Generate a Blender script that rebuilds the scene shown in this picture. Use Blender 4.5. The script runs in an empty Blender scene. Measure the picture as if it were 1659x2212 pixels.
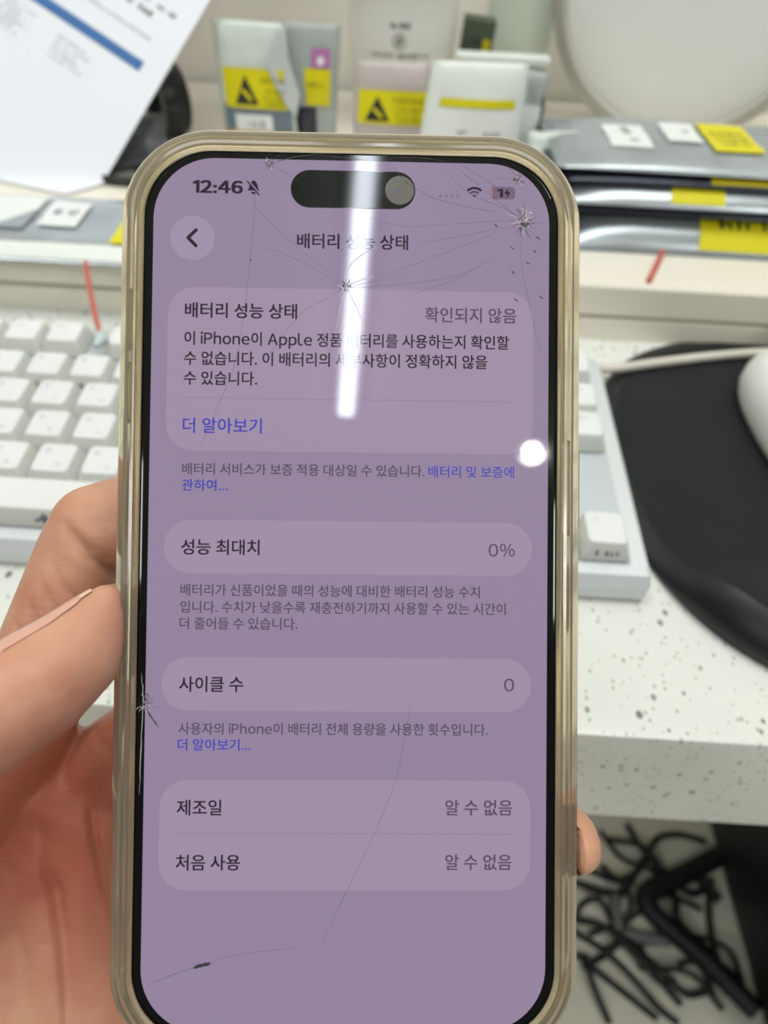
import bpy, bmesh, math, random
from mathutils import Vector, Matrix, noise
random.seed(7)
SC = bpy.context.scene
COL = SC.collection
DESK = 0.72                      # height of the worktop above the floor, metres
# ------------------------------------------------------------------ camera, world, exposure
CAM_R = Matrix(((0.9982, -0.0591, 0.0070), (0.0466, 0.7044, -0.7083), (0.0369, 0.7074, 0.7059)))
cam = bpy.data.cameras.new('camera')
cam.sensor_fit = 'VERTICAL'; cam.sensor_height = 34.6; cam.sensor_width = 25.95; cam.lens = 23.995
cam.clip_start = 0.01; cam.clip_end = 50
cam.dof.use_dof = True; cam.dof.focus_distance = 0.129; cam.dof.aperture_fstop = 14.0
camo = bpy.data.objects.new('camera', cam); COL.objects.link(camo)
m = CAM_R.to_4x4(); m.translation = (0, 0, DESK + 0.2062); camo.matrix_world = m
SC.camera = camo
SC.view_settings.view_transform = 'Standard'; SC.view_settings.look = 'None'
SC.view_settings.exposure = 0.0; SC.view_settings.gamma = 1.0; SC.view_settings.use_curve_mapping = False
SC.cycles.use_denoising = True
SC.cycles.max_bounces = 26; SC.cycles.glossy_bounces = 16; SC.cycles.transmission_bounces = 20; SC.cycles.transparent_max_bounces = 12
SC.cycles.caustics_reflective = True; SC.cycles.caustics_refractive = True
SC.cycles.sample_clamp_indirect = 6.0
PANEL_L, REAR_FILL_L, BATTEN_L, DOWN_L, WORLD_L = 7.4, 14.0, 26.0, 90.0, 0.15
W = bpy.data.worlds.new('room_light'); W.use_nodes = True; SC.world = W
W.node_tree.nodes['Background'].inputs[0].default_value = (1.0, 0.97, 0.94, 1)
W.node_tree.nodes['Background'].inputs[1].default_value = WORLD_L

# ------------------------------------------------------------------ materials
def lin(c):
    return tuple(((v/255)/12.92 if v/255 <= .04045 else ((v/255+.055)/1.055)**2.4) for v in c)
def mat(name, rgb, rough=.5, metal=0., spec=.5, vary=0., vscale=30., bump=0., bscale=200., trans=0., ior=1.45,
        emit=None, estr=1., sss=0., coat=0., alpha=1.):
    mt = bpy.data.materials.new(name); mt.use_nodes = True
    nt = mt.node_tree; b = nt.nodes['Principled BSDF']
    c = lin(rgb)
    b.inputs['Base Color'].default_value = (*c, 1)
    b.inputs['Roughness'].default_value = rough; b.inputs['Metallic'].default_value = metal
    b.inputs['Specular IOR Level'].default_value = spec; b.inputs['IOR'].default_value = ior
    b.inputs['Transmission Weight'].default_value = trans
    b.inputs['Coat Weight'].default_value = coat; b.inputs['Alpha'].default_value = alpha
    if emit:
        b.inputs['Emission Color'].default_value = (*lin(emit), 1); b.inputs['Emission Strength'].default_value = estr
    if sss:
        b.inputs['Subsurface Weight'].default_value = sss
        b.inputs['Subsurface Radius'].default_value = (1., .35, .2); b.inputs['Subsurface Scale'].default_value = .004
    tc = nt.nodes.new('ShaderNodeTexCoord')
    if vary:
        n = nt.nodes.new('ShaderNodeTexNoise'); n.inputs['Scale'].default_value = vscale; n.inputs['Detail'].default_value = 4
        nt.links.new(tc.outputs['Object'], n.inputs['Vector'])
        r = nt.nodes.new('ShaderNodeValToRGB')
        r.color_ramp.elements[0].position = .3; r.color_ramp.elements[1].position = .7
        r.color_ramp.elements[0].color = (*[v*(1-vary) for v in c], 1)
        r.color_ramp.elements[1].color = (*[min(1, v*(1+vary)) for v in c], 1)
        nt.links.new(n.outputs['Fac'], r.inputs['Fac']); nt.links.new(r.outputs['Color'], b.inputs['Base Color'])
    if bump:
        n2 = nt.nodes.new('ShaderNodeTexNoise'); n2.inputs['Scale'].default_value = bscale; n2.inputs['Detail'].default_value = 3
        nt.links.new(tc.outputs['Object'], n2.inputs['Vector'])
        bp = nt.nodes.new('ShaderNodeBump'); bp.inputs['Strength'].default_value = bump; bp.inputs['Distance'].default_value = .001
        nt.links.new(n2.outputs['Fac'], bp.inputs['Height']); nt.links.new(bp.outputs['Normal'], b.inputs['Normal'])
    return mt
def lamp_mat(name, rgb, strength):
    mt = bpy.data.materials.new(name); mt.use_nodes = True; nt = mt.node_tree; nt.nodes.clear()
    e = nt.nodes.new('ShaderNodeEmission'); e.inputs[0].default_value = (*lin(rgb), 1); e.inputs[1].default_value = strength
    o = nt.nodes.new('ShaderNodeOutputMaterial'); nt.links.new(e.outputs[0], o.inputs[0]); return mt
def quartz():
    mt = mat('white_quartz', (226, 229, 222), .22, vary=.02, vscale=40)
    nt = mt.node_tree; b = nt.nodes['Principled BSDF']; src = b.inputs['Base Color'].links[0].from_socket
    tc = [n for n in nt.nodes if n.type == 'TEX_COORD'][0]
    last = src
    for sc_, th, dark in ((235, .27, (150, 150, 140)), (520, .34, (172, 172, 162)), (140, .19, (128, 128, 118))):
        v = nt.nodes.new('ShaderNodeTexVoronoi'); v.inputs['Scale'].default_value = sc_
        mp = nt.nodes.new('ShaderNodeMapping'); mp.inputs['Scale'].default_value = (1, .72, 1); mp.inputs['Rotation'].default_value = (0, 0, sc_)
        nt.links.new(tc.outputs['Object'], mp.inputs['Vector']); nt.links.new(mp.outputs[0], v.inputs['Vector'])
        # only some cells carry a chip
        sep = nt.nodes.new('ShaderNodeSeparateColor'); nt.links.new(v.outputs['Color'], sep.inputs[0])
        cmp = nt.nodes.new('ShaderNodeMath'); cmp.operation = 'MULTIPLY'; cmp.inputs[1].default_value = th
        nt.links.new(sep.outputs[0], cmp.inputs[0])
        lt = nt.nodes.new('ShaderNodeMath'); lt.operation = 'LESS_THAN'
        nt.links.new(v.outputs['Distance'], lt.inputs[0]); nt.links.new(cmp.outputs[0], lt.inputs[1])
        gt = nt.nodes.new('ShaderNodeMath'); gt.operation = 'GREATER_THAN'; gt.inputs[1].default_value = .45
        nt.links.new(sep.outputs[1], gt.inputs[0])
        mu = nt.nodes.new('ShaderNodeMath'); mu.operation = 'MULTIPLY'
        nt.links.new(lt.outputs[0], mu.inputs[0]); nt.links.new(gt.outputs[0], mu.inputs[1])
        mx = nt.nodes.new('ShaderNodeMix'); mx.data_type = 'RGBA'
        nt.links.new(mu.outputs[0], mx.inputs['Factor']); nt.links.new(last, mx.inputs['A'])
        mx.inputs['B'].default_value = (*lin(dark), 1); last = mx.outputs['Result']
    nt.links.new(last, b.inputs['Base Color'])
    return mt
def skin():
    mt = mat('skin', (205, 150, 122), .42, sss=.14, vary=0, spec=.4)
    nt = mt.node_tree; b = nt.nodes['Principled BSDF']; tc = [n for n in nt.nodes if n.type == 'TEX_COORD'][0]
    n = nt.nodes.new('ShaderNodeTexNoise'); n.inputs['Scale'].default_value = 55; n.inputs['Detail'].default_value = 5
    nt.links.new(tc.outputs['Object'], n.inputs['Vector'])
    r = nt.nodes.new('ShaderNodeValToRGB'); e = r.color_ramp.elements
    e[0].position = .32; e[0].color = (*lin((186, 122, 98)), 1); e[1].position = .68; e[1].color = (*lin((206, 158, 130)), 1)
    nt.links.new(n.outputs['Fac'], r.inputs['Fac']); nt.links.new(r.outputs['Color'], b.inputs['Base Color'])
    # shade in the hollow of the palm, painted as a darker red tint
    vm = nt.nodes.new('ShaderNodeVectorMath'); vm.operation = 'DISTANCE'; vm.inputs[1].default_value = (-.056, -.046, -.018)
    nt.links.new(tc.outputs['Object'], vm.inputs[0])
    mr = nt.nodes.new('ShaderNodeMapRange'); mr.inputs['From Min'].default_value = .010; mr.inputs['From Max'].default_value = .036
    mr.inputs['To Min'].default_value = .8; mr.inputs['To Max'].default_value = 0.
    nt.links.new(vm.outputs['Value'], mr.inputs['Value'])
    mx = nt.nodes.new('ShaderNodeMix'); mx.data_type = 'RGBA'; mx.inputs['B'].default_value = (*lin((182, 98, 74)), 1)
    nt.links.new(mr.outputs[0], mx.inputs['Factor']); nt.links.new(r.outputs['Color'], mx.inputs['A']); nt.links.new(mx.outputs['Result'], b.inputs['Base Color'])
    v = nt.nodes.new('ShaderNodeTexVoronoi'); v.inputs['Scale'].default_value = 1500
    nt.links.new(tc.outputs['Object'], v.inputs['Vector'])
    n3 = nt.nodes.new('ShaderNodeTexNoise'); n3.inputs['Scale'].default_value = 260; n3.inputs['Detail'].default_value = 4
    mp = nt.nodes.new('ShaderNodeMapping'); mp.inputs['Rotation'].default_value = (0, 0, -.5); mp.inputs['Scale'].default_value = (1, 3.5, 1)
    nt.links.new(tc.outputs['Object'], mp.inputs['Vector']); nt.links.new(mp.outputs[0], n3.inputs['Vector'])
    ad = nt.nodes.new('ShaderNodeMath'); ad.operation = 'MULTIPLY_ADD'; ad.inputs[1].default_value = .25
    nt.links.new(v.outputs['Distance'], ad.inputs[0]); nt.links.new(n3.outputs['Fac'], ad.inputs[2])
    bp = nt.nodes.new('ShaderNodeBump'); bp.inputs['Strength'].default_value = .22; bp.inputs['Distance'].default_value = .0005
    nt.links.new(ad.outputs[0], bp.inputs['Height']); nt.links.new(bp.outputs['Normal'], b.inputs['Normal'])
    return mt
M = dict(
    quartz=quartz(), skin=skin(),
    nail=mat('nail', (216, 166, 146), .25, spec=.6), nailtip=mat('nail_tip', (226, 196, 164), .3),
    wall=mat('painted_wall', (248, 243, 234), .7, vary=.02, vscale=6), ceil=mat('ceiling_paint', (228, 228, 224), .8),
    floor=mat('floor_tile', (228, 226, 210), .4, vary=.05, vscale=5),
    riser=mat('riser_white', (236, 231, 216), .4, vary=.02, vscale=12), groove=mat('riser_groove', (150, 146, 132), .6),
    tpu=mat('clear_tpu', (242, 231, 204), .12, trans=.88, ior=1.45), frame=mat('champagne_metal', (204, 192, 168), .35, metal=.3),
    black=mat('black_glass', (7, 8, 8), .05, spec=.5), island=mat('island_glass', (12, 16, 13), .05),
    lens=mat('smudged_lens', (92, 86, 78), .35), lenscore=mat('lens_core', (96, 95, 112), .1),
    crack=mat('crack_shade', (66, 58, 68), .3, alpha=.42), crackl=mat('crack_glint', (205, 200, 200), .2, alpha=.75),
    crackd=mat('crack_pit', (40, 44, 42), .4, alpha=.9), crackg=mat('crushed_glass', (150, 142, 145), .25, alpha=.6),
    skirt=mat('keycap_shaded_skirt', (210, 212, 206), .45), key=mat('keycap_white', (228, 231, 230), .5), legend=mat('key_legend', (186, 190, 206), .6), flegend=mat('key_front_legend', (112, 122, 124), .6),  # skirt: same plastic as the tops, greyed to paint shade on the sides
    alu=mat('silver_aluminium', (222, 227, 229), .35, metal=.25), plate=mat('switch_plate', (196, 204, 208), .45, metal=.2),
    sw=mat('switch_housing', (90, 90, 88), .5),
    pad=mat('black_cloth', (18, 21, 24), .78, vary=.25, vscale=35, bump=.4, bscale=2500), padedge=mat('black_vinyl', (20, 22, 25), .4),
    mouse=mat('mouse_white', (244, 246, 242), .35), mgrey=mat('mouse_grey', (150, 154, 152), .5),
    cable=mat('white_cable', (214, 208, 196), .5), red=mat('red_cord', (200, 100, 84), .6), tag=mat('clear_tag', (196, 212, 214), .3),
    dark=mat('dark_ink', (40, 40, 36), .6), ink=mat('pen_ink', (96, 90, 118), .6), smud=mat('grey_print', (150, 154, 150), .7),
    yellow=mat('esd_yellow', (222, 212, 10), .5), yellow2=mat('esd_yellow_dull', (196, 180, 20), .5),
    white=mat('white_label', (232, 236, 234), .5), paper=mat('paper', (240, 243, 250), .65), blue=mat('print_blue', (62, 112, 172), .6),
    ptext=mat('pale_print', (196, 200, 206), .7), ptextd=mat('dark_print', (120, 126, 122), .7),
    silver=mat('static_shield_silver', (178, 186, 190), .26, metal=.6, vary=.14, vscale=30), silverd=mat('static_shield_dark', (62, 66, 76), .25, metal=.5, vary=.25, vscale=25),
    bagw=mat('white_poly', (232, 238, 232), .35, spec=.5), baggreen=mat('clear_pouch', (212, 221, 213), .3, spec=.6, vary=.06, vscale=40),
    bagpink=mat('pink_static_pouch', (192, 182, 180), .3, vary=.06, vscale=40), slate=mat('slate_insert', (112, 126, 138), .5),
    baggrey=mat('grey_pouch', (168, 176, 172), .3, vary=.12, vscale=40), purple=mat('purple_sticker', (186, 118, 180), .5), band=mat('tan_rubber', (198, 172, 100), .6),
    flap=mat('flap_foil', (206, 212, 212), .3, metal=.15), cup=mat('paper_cup', (250, 250, 244), .6), green=mat('dark_green_card', (72, 84, 66), .5), panel=mat('pale_green_board', (206, 214, 198), .6),
    disc=mat('lamp_shell', (236, 236, 230), .5), rim=mat('lamp_rim', (182, 181, 172), .45), roll=mat('black_tape', (38, 40, 40), .35),
    blk=mat('black_plastic', (18, 18, 22), .5), cord=mat('black_cord', (30, 34, 32), .5), gcord=mat('grey_cord', (112, 116, 114), .5), dkpouch=mat('charcoal_pouch', (88, 92, 95), .35, vary=.3, vscale=60),
    brown=mat('brown_card', (120, 92, 70), .7), lampbody=mat('lamp_body', (230, 230, 228), .5),
    fill_rear=lamp_mat('rear_fill_light', (252, 254, 250), REAR_FILL_L), light_panel=lamp_mat('panel_light', (252, 254, 250), PANEL_L), light_batten=lamp_mat('batten_light', (236, 244, 255), BATTEN_L),
    light_down=lamp_mat('downlight_light', (255, 252, 240), DOWN_L),
)
# the display: lit pixels under glass
def pix(name, rgb, e=1.): return mat(name, (0, 0, 0), .02, spec=.5, ior=1.5, emit=rgb, estr=e)
PX = [pix('screen_grey', (147, 131, 158)), pix('screen_card', (159, 142, 166)), pix('screen_ink', (42, 31, 47)), pix('screen_ink_soft', (88, 74, 95)),
      pix('screen_link', (66, 66, 178)), pix('screen_line', (140, 125, 148)), pix('screen_battery', (116, 98, 122)), pix('screen_button', (157, 144, 169)),
      pix('screen_low_charge', (168, 126, 130)), pix('screen_dots', (128, 112, 138))]

# ------------------------------------------------------------------ mesh helpers (all lengths in millimetres)
BASE = {}
class MB:
    def __init__(s): s.v = []; s.f = []; s.mi = []
    def add(s, vs, fs, mi=0):
        o = len(s.v); s.v += [tuple(p) for p in vs]; s.f += [tuple(i+o for i in f) for f in fs]; s.mi += [mi]*len(fs)
    def box(s, c, d, mi=0, R=None):
        vs = []
        for x in (-.5, .5):
            for y in (-.5, .5):
                for z in (-.5, .5):
                    p = Vector((x*d[0], y*d[1], z*d[2]));  p = R @ p if R else p
                    vs.append(Vector(c)+p)
        s.add(vs, [(0, 1, 3, 2), (4, 6, 7, 5), (0, 4, 5, 1), (2, 3, 7, 6), (0, 2, 6, 4), (1, 5, 7, 3)], mi)
    def rings(s, rs, mi=0, cap0=True, cap1=True):
        n = len(rs[0]); vs = [p for r in rs for p in r]; fs = []
        for k in range(len(rs)-1):
            for i in range(n):
                j = (i+1) % n; fs.append((k*n+i, k*n+j, (k+1)*n+j, (k+1)*n+i))
        if cap0: fs.append(tuple(range(n-1, -1, -1)))
        if cap1: fs.append(tuple((len(rs)-1)*n+i for i in range(n)))
        s.add(vs, fs, mi)
    def tube(s, pts, r, mi=0, n=10, closed=False):
        pts = [Vector(p) for p in pts]; rs = []; up = Vector((0, 0, 1)); prev = None
        for i, p in enumerate(pts):
            t = (pts[min(i+1, len(pts)-1)]-pts[max(i-1, 0)]).normalized()
            a = prev if prev else (up if abs(t.z) < .9 else Vector((1, 0, 0)))
            b = t.cross(a).normalized(); a = b.cross(t).normalized(); prev = a
            rr_ = r[i] if isinstance(r, (list, tuple)) else r
            rs.append([p+(a*math.cos(2*math.pi*k/n)+b*math.sin(2*math.pi*k/n))*rr_ for k in range(n)])
        s.rings(rs, mi)
    def lathe(s, prof, c=(0, 0, 0), R=None, mi=0, n=48, cap0=True, cap1=True):
        rs = []
        for r, z in prof:
            ring = []
            for k in range(n):
                p = Vector((r*math.cos(2*math.pi*k/n), r*math.sin(2*math.pi*k/n), z)); p = R @ p if R else p
                ring.append(Vector(c)+p)
            rs.append(ring)
        s.rings(rs, mi, cap0, cap1)
    def build(s, name, mats, parent=None, base=None, smooth=True, kind=None, bevel=0, clean=True, angle=40):
        me = bpy.data.meshes.new(name)
        b0 = Vector(base) if base is not None else (BASE.get(parent.name, Vector((0, 0, 0))) if parent else Vector((0, 0, 0)))
        me.from_pydata([(Vector(p)-b0)*.001 for p in s.v], [], s.f); me.update()
        for mt in (mats if isinstance(mats, (list, tuple)) else [mats]): me.materials.append(mt)
        for p, mi in zip(me.polygons, s.mi): p.material_index = mi; p.use_smooth = smooth
        if clean:
            bm = bmesh.new(); bm.from_mesh(me)
            if bevel: bmesh.ops.bevel(bm, geom=list(bm.edges), offset=bevel*.001, segments=2, profile=.6, affect='EDGES')
            bmesh.ops.recalc_face_normals(bm, faces=bm.faces); bm.to_mesh(me); bm.free()
        if smooth:
            me.set_sharp_from_angle(angle=math.radians(angle))
        o = bpy.data.objects.new(name, me); COL.objects.link(o)
        if parent: o.parent = parent
        elif base is not None: o.location = Vector(base)*.001+Vector((0, 0, DESK))
        else: o.location = (0, 0, DESK)
        BASE[o.name] = b0
        if kind: o['kind'] = kind
        return o
def tag(o, label, cat, group=None):
    o['label'] = label; o['category'] = cat
    if group: o['group'] = group
    return o
def thing(name, label, cat, base=(0, 0, 0), group=None, matrix=None):
    o = bpy.data.objects.new(name, None); COL.objects.link(o); o.empty_display_size = .02
    if matrix is not None:
        mm = matrix.copy(); mm.translation = mm.translation*.001+Vector((0, 0, DESK)); o.matrix_world = mm; BASE[o.name] = Vector((0, 0, 0))
    else:
        o.location = Vector(base)*.001+Vector((0, 0, DESK)); BASE[o.name] = Vector(base)
    return tag(o, label, cat, group)
_tc = {}
def glyphs(body, bold):
    k = (body, bold)
    if body == '１':      # a plain one without a foot
        return [(.19, 0), (.285, 0), (.285, .735), (.205, .735), (.02, .62), (.02, .525), (.19, .625)], [(0, 1, 2, 3, 6), (3, 4, 5, 6)]
    if k not in _tc:
        c = bpy.data.curves.new('t', 'FONT'); c.body = body; c.size = 1; c.resolution_u = 3; c.offset = bold
        o = bpy.data.objects.new('t', c); COL.objects.link(o); bpy.context.view_layer.update()
        me = bpy.data.meshes.new_from_object(o.evaluated_get(bpy.context.evaluated_depsgraph_get()))
        _tc[k] = ([(v.co.x, v.co.y) for v in me.vertices], [tuple(p.vertices) for p in me.polygons])
        bpy.data.objects.remove(o); bpy.data.curves.remove(c); bpy.data.meshes.remove(me)
    return _tc[k]
def text_geo(body, size=1., bold=0.):
    """one line of text set glyph by glyph; latin letters and digits use the same face as the hangul (its wide forms, set close)"""
    V, F, x = [], [], 0.
    hv = glyphs('가가', 0)[0]; hw = glyphs('가', 0)[0]
    adv = max(p[0] for p in hv)-max(p[0] for p in hw)
    for ch in body:
        if ch == ' ': x += adv*.27; continue
        if ch.isascii() and (ch.isalnum() or ch == '%'):
            vs, fs = glyphs(chr(ord(ch)+0xFEE0), bold)
            if not vs: vs, fs = glyphs(ch, bold)
            x0 = min(p[0] for p in vs); w = max(p[0] for p in vs)-x0
            gap = adv*(.06 if ch.isdigit() else .045 if ch in 'il' else .07); off = x+gap-x0; a = w+2*gap
        elif ord(ch) > 0x2fff:
            vs, fs = glyphs(ch, bold); off = x; a = adv
        else:
            vs, fs = glyphs(ch, bold); x0 = min(p[0] for p in vs); w = max(p[0] for p in vs)-x0
            gap = adv*.075; off = x+gap-x0; a = w+2*gap
        o = len(V); V += [(p[0]+off, p[1]) for p in vs]; F += [tuple(i+o for i in f) for f in fs]; x += a
    x0 = min(v[0] for v in V); x1 = max(v[0] for v in V)
    return [((px-x0)*size, py*size) for px, py in V], F, (x1-x0)*size
def rr(w, h, r, n=10, cx=0, cy=0):
    out = []
    for q, (sx, sy) in enumerate(((1, 1), (-1, 1), (-1, -1), (1, -1))):
        for i in range(n+1):
            a = math.pi/2*(q+i/n); out.append((cx+sx*(w/2-r)+r*math.cos(a), cy+sy*(h/2-r)+r*math.sin(a)))
    return out
def scribble(w, h, n, seed=0, thick=.5):
    """short upright strokes standing for printing that cannot be read"""
    rnd = random.Random(seed); out = []
    for i in range(n):
        x = w*(i+.5)/n; hh = h*rnd.uniform(.55, 1); ww = w/n*thick*rnd.uniform(.5, 1.2)
        if rnd.random() < .12: continue
        out.append([(x-ww/2, 0), (x+ww/2, 0), (x+ww/2, hh), (x-ww/2, hh)])
        if rnd.random() < .5: out.append([(x-ww/2, hh*.4), (x+w/n*.8, hh*.4), (x+w/n*.8, hh*.6), (x-ww/2, hh*.6)])
    return out

# ================================================================== THE SETTING
b = MB(); b.box((0, 300, -DESK*1000-20), (4400, 4400, 40)); b.build('floor', M['floor'], base=(0, 300, -DESK*1000), smooth=False, kind='structure')
b = MB(); b.box((0, 726, 460), (4400, 80, 2360)); b.build('wall_back', M['wall'], base=(0, 726, -DESK*1000), smooth=False, kind='structure')
b = MB(); b.box((0, 300, 1680), (4400, 4400, 80)); b.build('ceiling', M['ceil'], base=(0, 300, 1640), smooth=False, kind='structure')

# lamps on the ceiling
def panel_lamp(x, y, label, lit='light_panel'):
    t = thing('ceiling_panel_light', label, 'ceiling light', (x, y, 1640), 'square panel lights on the ceiling')
    f = MB(); f.box((x, y, 1628), (620, 620, 24)); f.build('housing', M['lampbody'], t, smooth=False)
    d = MB(); d.box((x, y, 1613), (580, 580, 6)); d.build('diffuser', M[lit], t, smooth=False)
panel_lamp(-430, 200, 'square white panel light on the ceiling over the left of the desk')
panel_lamp(430, 200, 'square white panel light on the ceiling over the right of the desk')
panel_lamp(-1500, -1450, 'added square fill light, unseen, on the ceiling behind the viewer at left', 'fill_rear')  # rear pair: unseen fill, added to brighten the floor under the desk
panel_lamp(1500, -1450, 'added square fill light, unseen, on the ceiling behind the viewer at right', 'fill_rear')
t = thing('batten_light', 'long slim white batten light on the ceiling, mirrored in the phone screen', 'ceiling light', (-18, -330, 1640))
R = Matrix.Rotation(-.0265, 3, 'Z')
b = MB(); b.box((-18, -330, 1627), (62, 1230, 26), R=R); b.build('housing', M['lampbody'], t, smooth=False)
b = MB(); b.box((-18, -330, 1606), (38, 1216, 14), R=R); b.build('diffuser', M['light_batten'], t, smooth=False, bevel=4)
t = thing('downlight', 'small round downlight on the ceiling, mirrored at the right edge of the screen', 'ceiling light', (495, -1033, 1640))
b = MB(); b.lathe([(55, 1640), (55, 1626), (46, 1618), (38, 1618), (38, 1640)], (495, -1033, 0)); b.build('trim_ring', M['lampbody'], t)
b = MB(); b.lathe([(25, 1634), (25, 1606), (20, 1600)], (495, -1033, 0)); b.build('bulb', M['light_down'], t)

# ================================================================== DESK
t = thing('desk', 'white speckled quartz desk with a thick front edge', 'desk', (60, 400, -DESK*1000))
b = MB(); b.box((60, 396.4, -30.5), (1500, 568, 61)); b.build('worktop', M['quartz'], t, bevel=2.2, angle=30)
for x in (-640, 760):
    b = MB(); b.box((x, 420, -391), (40, 500, 658)); b.build('side_panel', M['riser'], t, bevel=1, smooth=False)
t = thing('desk_riser', 'low white desk shelf with stepped grooved front behind the keyboard', 'desk riser', (0, 500, 0))
b = MB()
prof = [(352, 0), (352, 12.2), (354.5, 12.8), (354.5, 14.6), (352, 15.2), (352.2, 30.8), (353.4, 32), (678, 32), (678, 0)]
rs = [[(x, y, z) for y, z in prof] for x in (-640, 640)]
b.rings(rs); b.build('riser_body', M['riser'], t, smooth=False)
b = MB(); b.box((0, 354.6, 13.7), (1280, .6, 1.8)); b.build('groove', M['groove'], t, smooth=False)

# ================================================================== KEYBOARD
U = 19.05
KBM = Matrix.Rotation(math.radians(4), 4, 'X'); KBM.translation = (-258.6, 259.0, 27.3)
kb = thing('keyboard', 'white mechanical keyboard in a silver frame on the desk', 'keyboard', matrix=KBM)
def kz(v, zw): return (zw-27.3-v*.0698)/.9976
b = MB()
fv, bv = -93.6, 40.5
side = [(fv+1.2, kz(fv, .4)), (fv, kz(fv, 2)), (fv, kz(fv, 8.0)), (fv+3.2, -8.6), (fv+7.5, -8.4), (bv-6, -8.4), (bv, -10.5), (bv, kz(bv, 2)), (bv-1, kz(bv, .4))]
L, Rr = -.42*U, 18.62*U
rs = [[(x, v if ins == 0 else v+(ins if v < -20 else -ins), z if ins == 0 or z < -11 else z-ins*.6) for v, z in side] for x, ins in ((L, 1.2), (L+1.2, 0), (Rr-1.2, 0), (Rr, 1.2))]
b.rings(rs); b.build('case', M['alu'], kb, angle=25)
b = MB()
b.box((U*9.1, -26.6, -8.35), (18.35*U, 118, .5)); b.build('switch_plate', M['plate'], kb, smooth=False)
def keycap(u, v, w, legend='', front='', name='keycap', fmark=None):
    bm_ = MB(); cx, cy = (u+w/2)*U, v*U
    bw, bd = w*U-.9, U-.9; tw, td = w*U-5.6, 14.2
    prof_ = [(bw, bd, .5, -7.4, 0), (bw-.2, bd-.2, 1, -6.6, 0), (tw+1.4, td+1.2, 2, -.9, .9), (tw+.4, td+.4, 2.2, -.25, .95), (tw-1.2, td-1.2, 2, 0, 1)]
    rs = [[(x, y+dy, z) for x, y in rr(a, d_, r_, 4, cx, cy)] for a, d_, r_, z, dy in prof_]
    bm_.rings(rs[:4], 3, cap1=False); bm_.rings(rs[3:], 0, cap0=False)
    if legend:
        sz = 3.6 if len(legend) == 1 else 2.5
        vs, fs, wd = text_geo(legend, sz, .01)
        bm_.add([(cx-tw/2+2.2+x, cy+3.0+y, .06) for x, y in vs], fs, 1)
        if len(legend) == 1 and legend.isalpha():
            h = HANGUL.get(legend)
            if h:
                vs, fs, wd = text_geo(h, 3.2, .01); bm_.add([(cx+1.2+x, cy-4.2+y, .06) for x, y in vs], fs, 1)
    def onfront(x, y):   # x, y on the sloping front face
        s_ = y/7.; z = -6.6+s_*5.7; yy = cy-bd/2+.1+s_*((bd-td-1.4)/2+.9)
        return (cx+x, yy-.12, z)
    for q in (fmark or []): bm_.add([onfront(x, y) for x, y in q], [tuple(range(len(q)))], 2)
    o = bm_.build(name, [M['key'], M['legend'], M['flegend'], M['skirt']], kb, angle=35)
HANGUL = dict(Q='ㅂ', W='ㅈ', E='ㄷ', R='ㄱ', T='ㅅ', Y='ㅛ', U='ㅕ', I='ㅑ', O='ㅐ', P='ㅔ', A='ㅁ', S='ㄴ', D='ㅇ', F='ㄹ', G='ㅎ', H='ㅗ', J='ㅓ', K='ㅏ', L='ㅣ', Z='ㅋ', X='ㅌ', C='ㅊ', V='ㅍ', B='ㅠ', N='ㅜ', M='ㅡ')
def fm(w=7, h=2.6, seed=1, n=5): return [[(x-w/2, y+1.6) for x, y in q] for q in scribble(w, h, n, seed, .6)]
rows = [
 (1.25, [('Esc', 0, 1)]+[('F%d' % (i+1), 2+i+(.5 if i > 3 else 0)+(.5 if i > 7 else 0), 1) for i in range(12)]+[('Prt', 15.25, 1), ('Scr', 16.25, 1), ('Pau', 17.25, 1)]),
 (0, [(c, i, 1) for i, c in enumerate('`1234567890-=')]+[('Back', 13, 2), ('Ins', 15.25, 1), ('Home', 16.25, 1), ('PgUp', 17.25, 1)]),
 (-1, [('Tab', 0, 1.5)]+[(c, 1.5+i, 1) for i, c in enumerate('QWERTYUIOP[]')]+[('\\', 13.5, 1.5), ('Del', 15.25, 1), ('End', 16.25, 1), ('PgDn', 17.25, 1)]),
 (-2, [('Caps', 0, 1.75)]+[(c, 1.75+i, 1) for i, c in enumerate("ASDFGHJKL;'")]+[('Enter', 12.75, 2.25)]),
 (-3, [('Shift', 0, 2.25)]+[(c, 2.25+i, 1) for i, c in enumerate('ZXCVBNM,./')]+[('Shift', 12.25, 2.75), ('↑', 16.25, 1)]),
 (-4, [('Ctrl', 0, 1.25), ('Win', 1.25, 1.25), ('Alt', 2.5, 1.25), (' ', 3.75, 6.25), ('Alt', 10, 1.25), ('Fn', 11.25, 1.25), ('Menu', 12.5, 1.25), ('Ctrl', 13.75, 1.25), ('←', 15.25, 1), ('↓', 16.25, 1), ('→', 17.25, 1)])]
for v, ks in rows:
    for i, (lg, u_, w_) in enumerate(ks):
        mk = None
        if v == 0 and lg in '456789': mk = fm(6, 2.4, i, 4)
        if v == -4 and lg == '→': mk = fm(9, 3.2, 5, 5)
        if v == -4 and lg == ' ':     # small tree-like diamond mark on the space bar's front
            x0 = (7.02-6.875)*U
            mk = [[(x0-2.6, 3.2), (x0, 1.0), (x0+2.6, 3.2), (x0, 6.2)], [(x0-4, 2.6), (x0-2.6, 1.6), (x0-1.8, 2.4), (x0-3, 3.6)], [(x0+4, 2.6), (x0+3, 3.6), (x0+1.8, 2.4), (x0+2.6, 1.6)]]
        keycap(u_, v, w_, '' if lg == ' ' else lg, name='space_bar' if lg == ' ' else 'keycap', fmark=mk)
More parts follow.
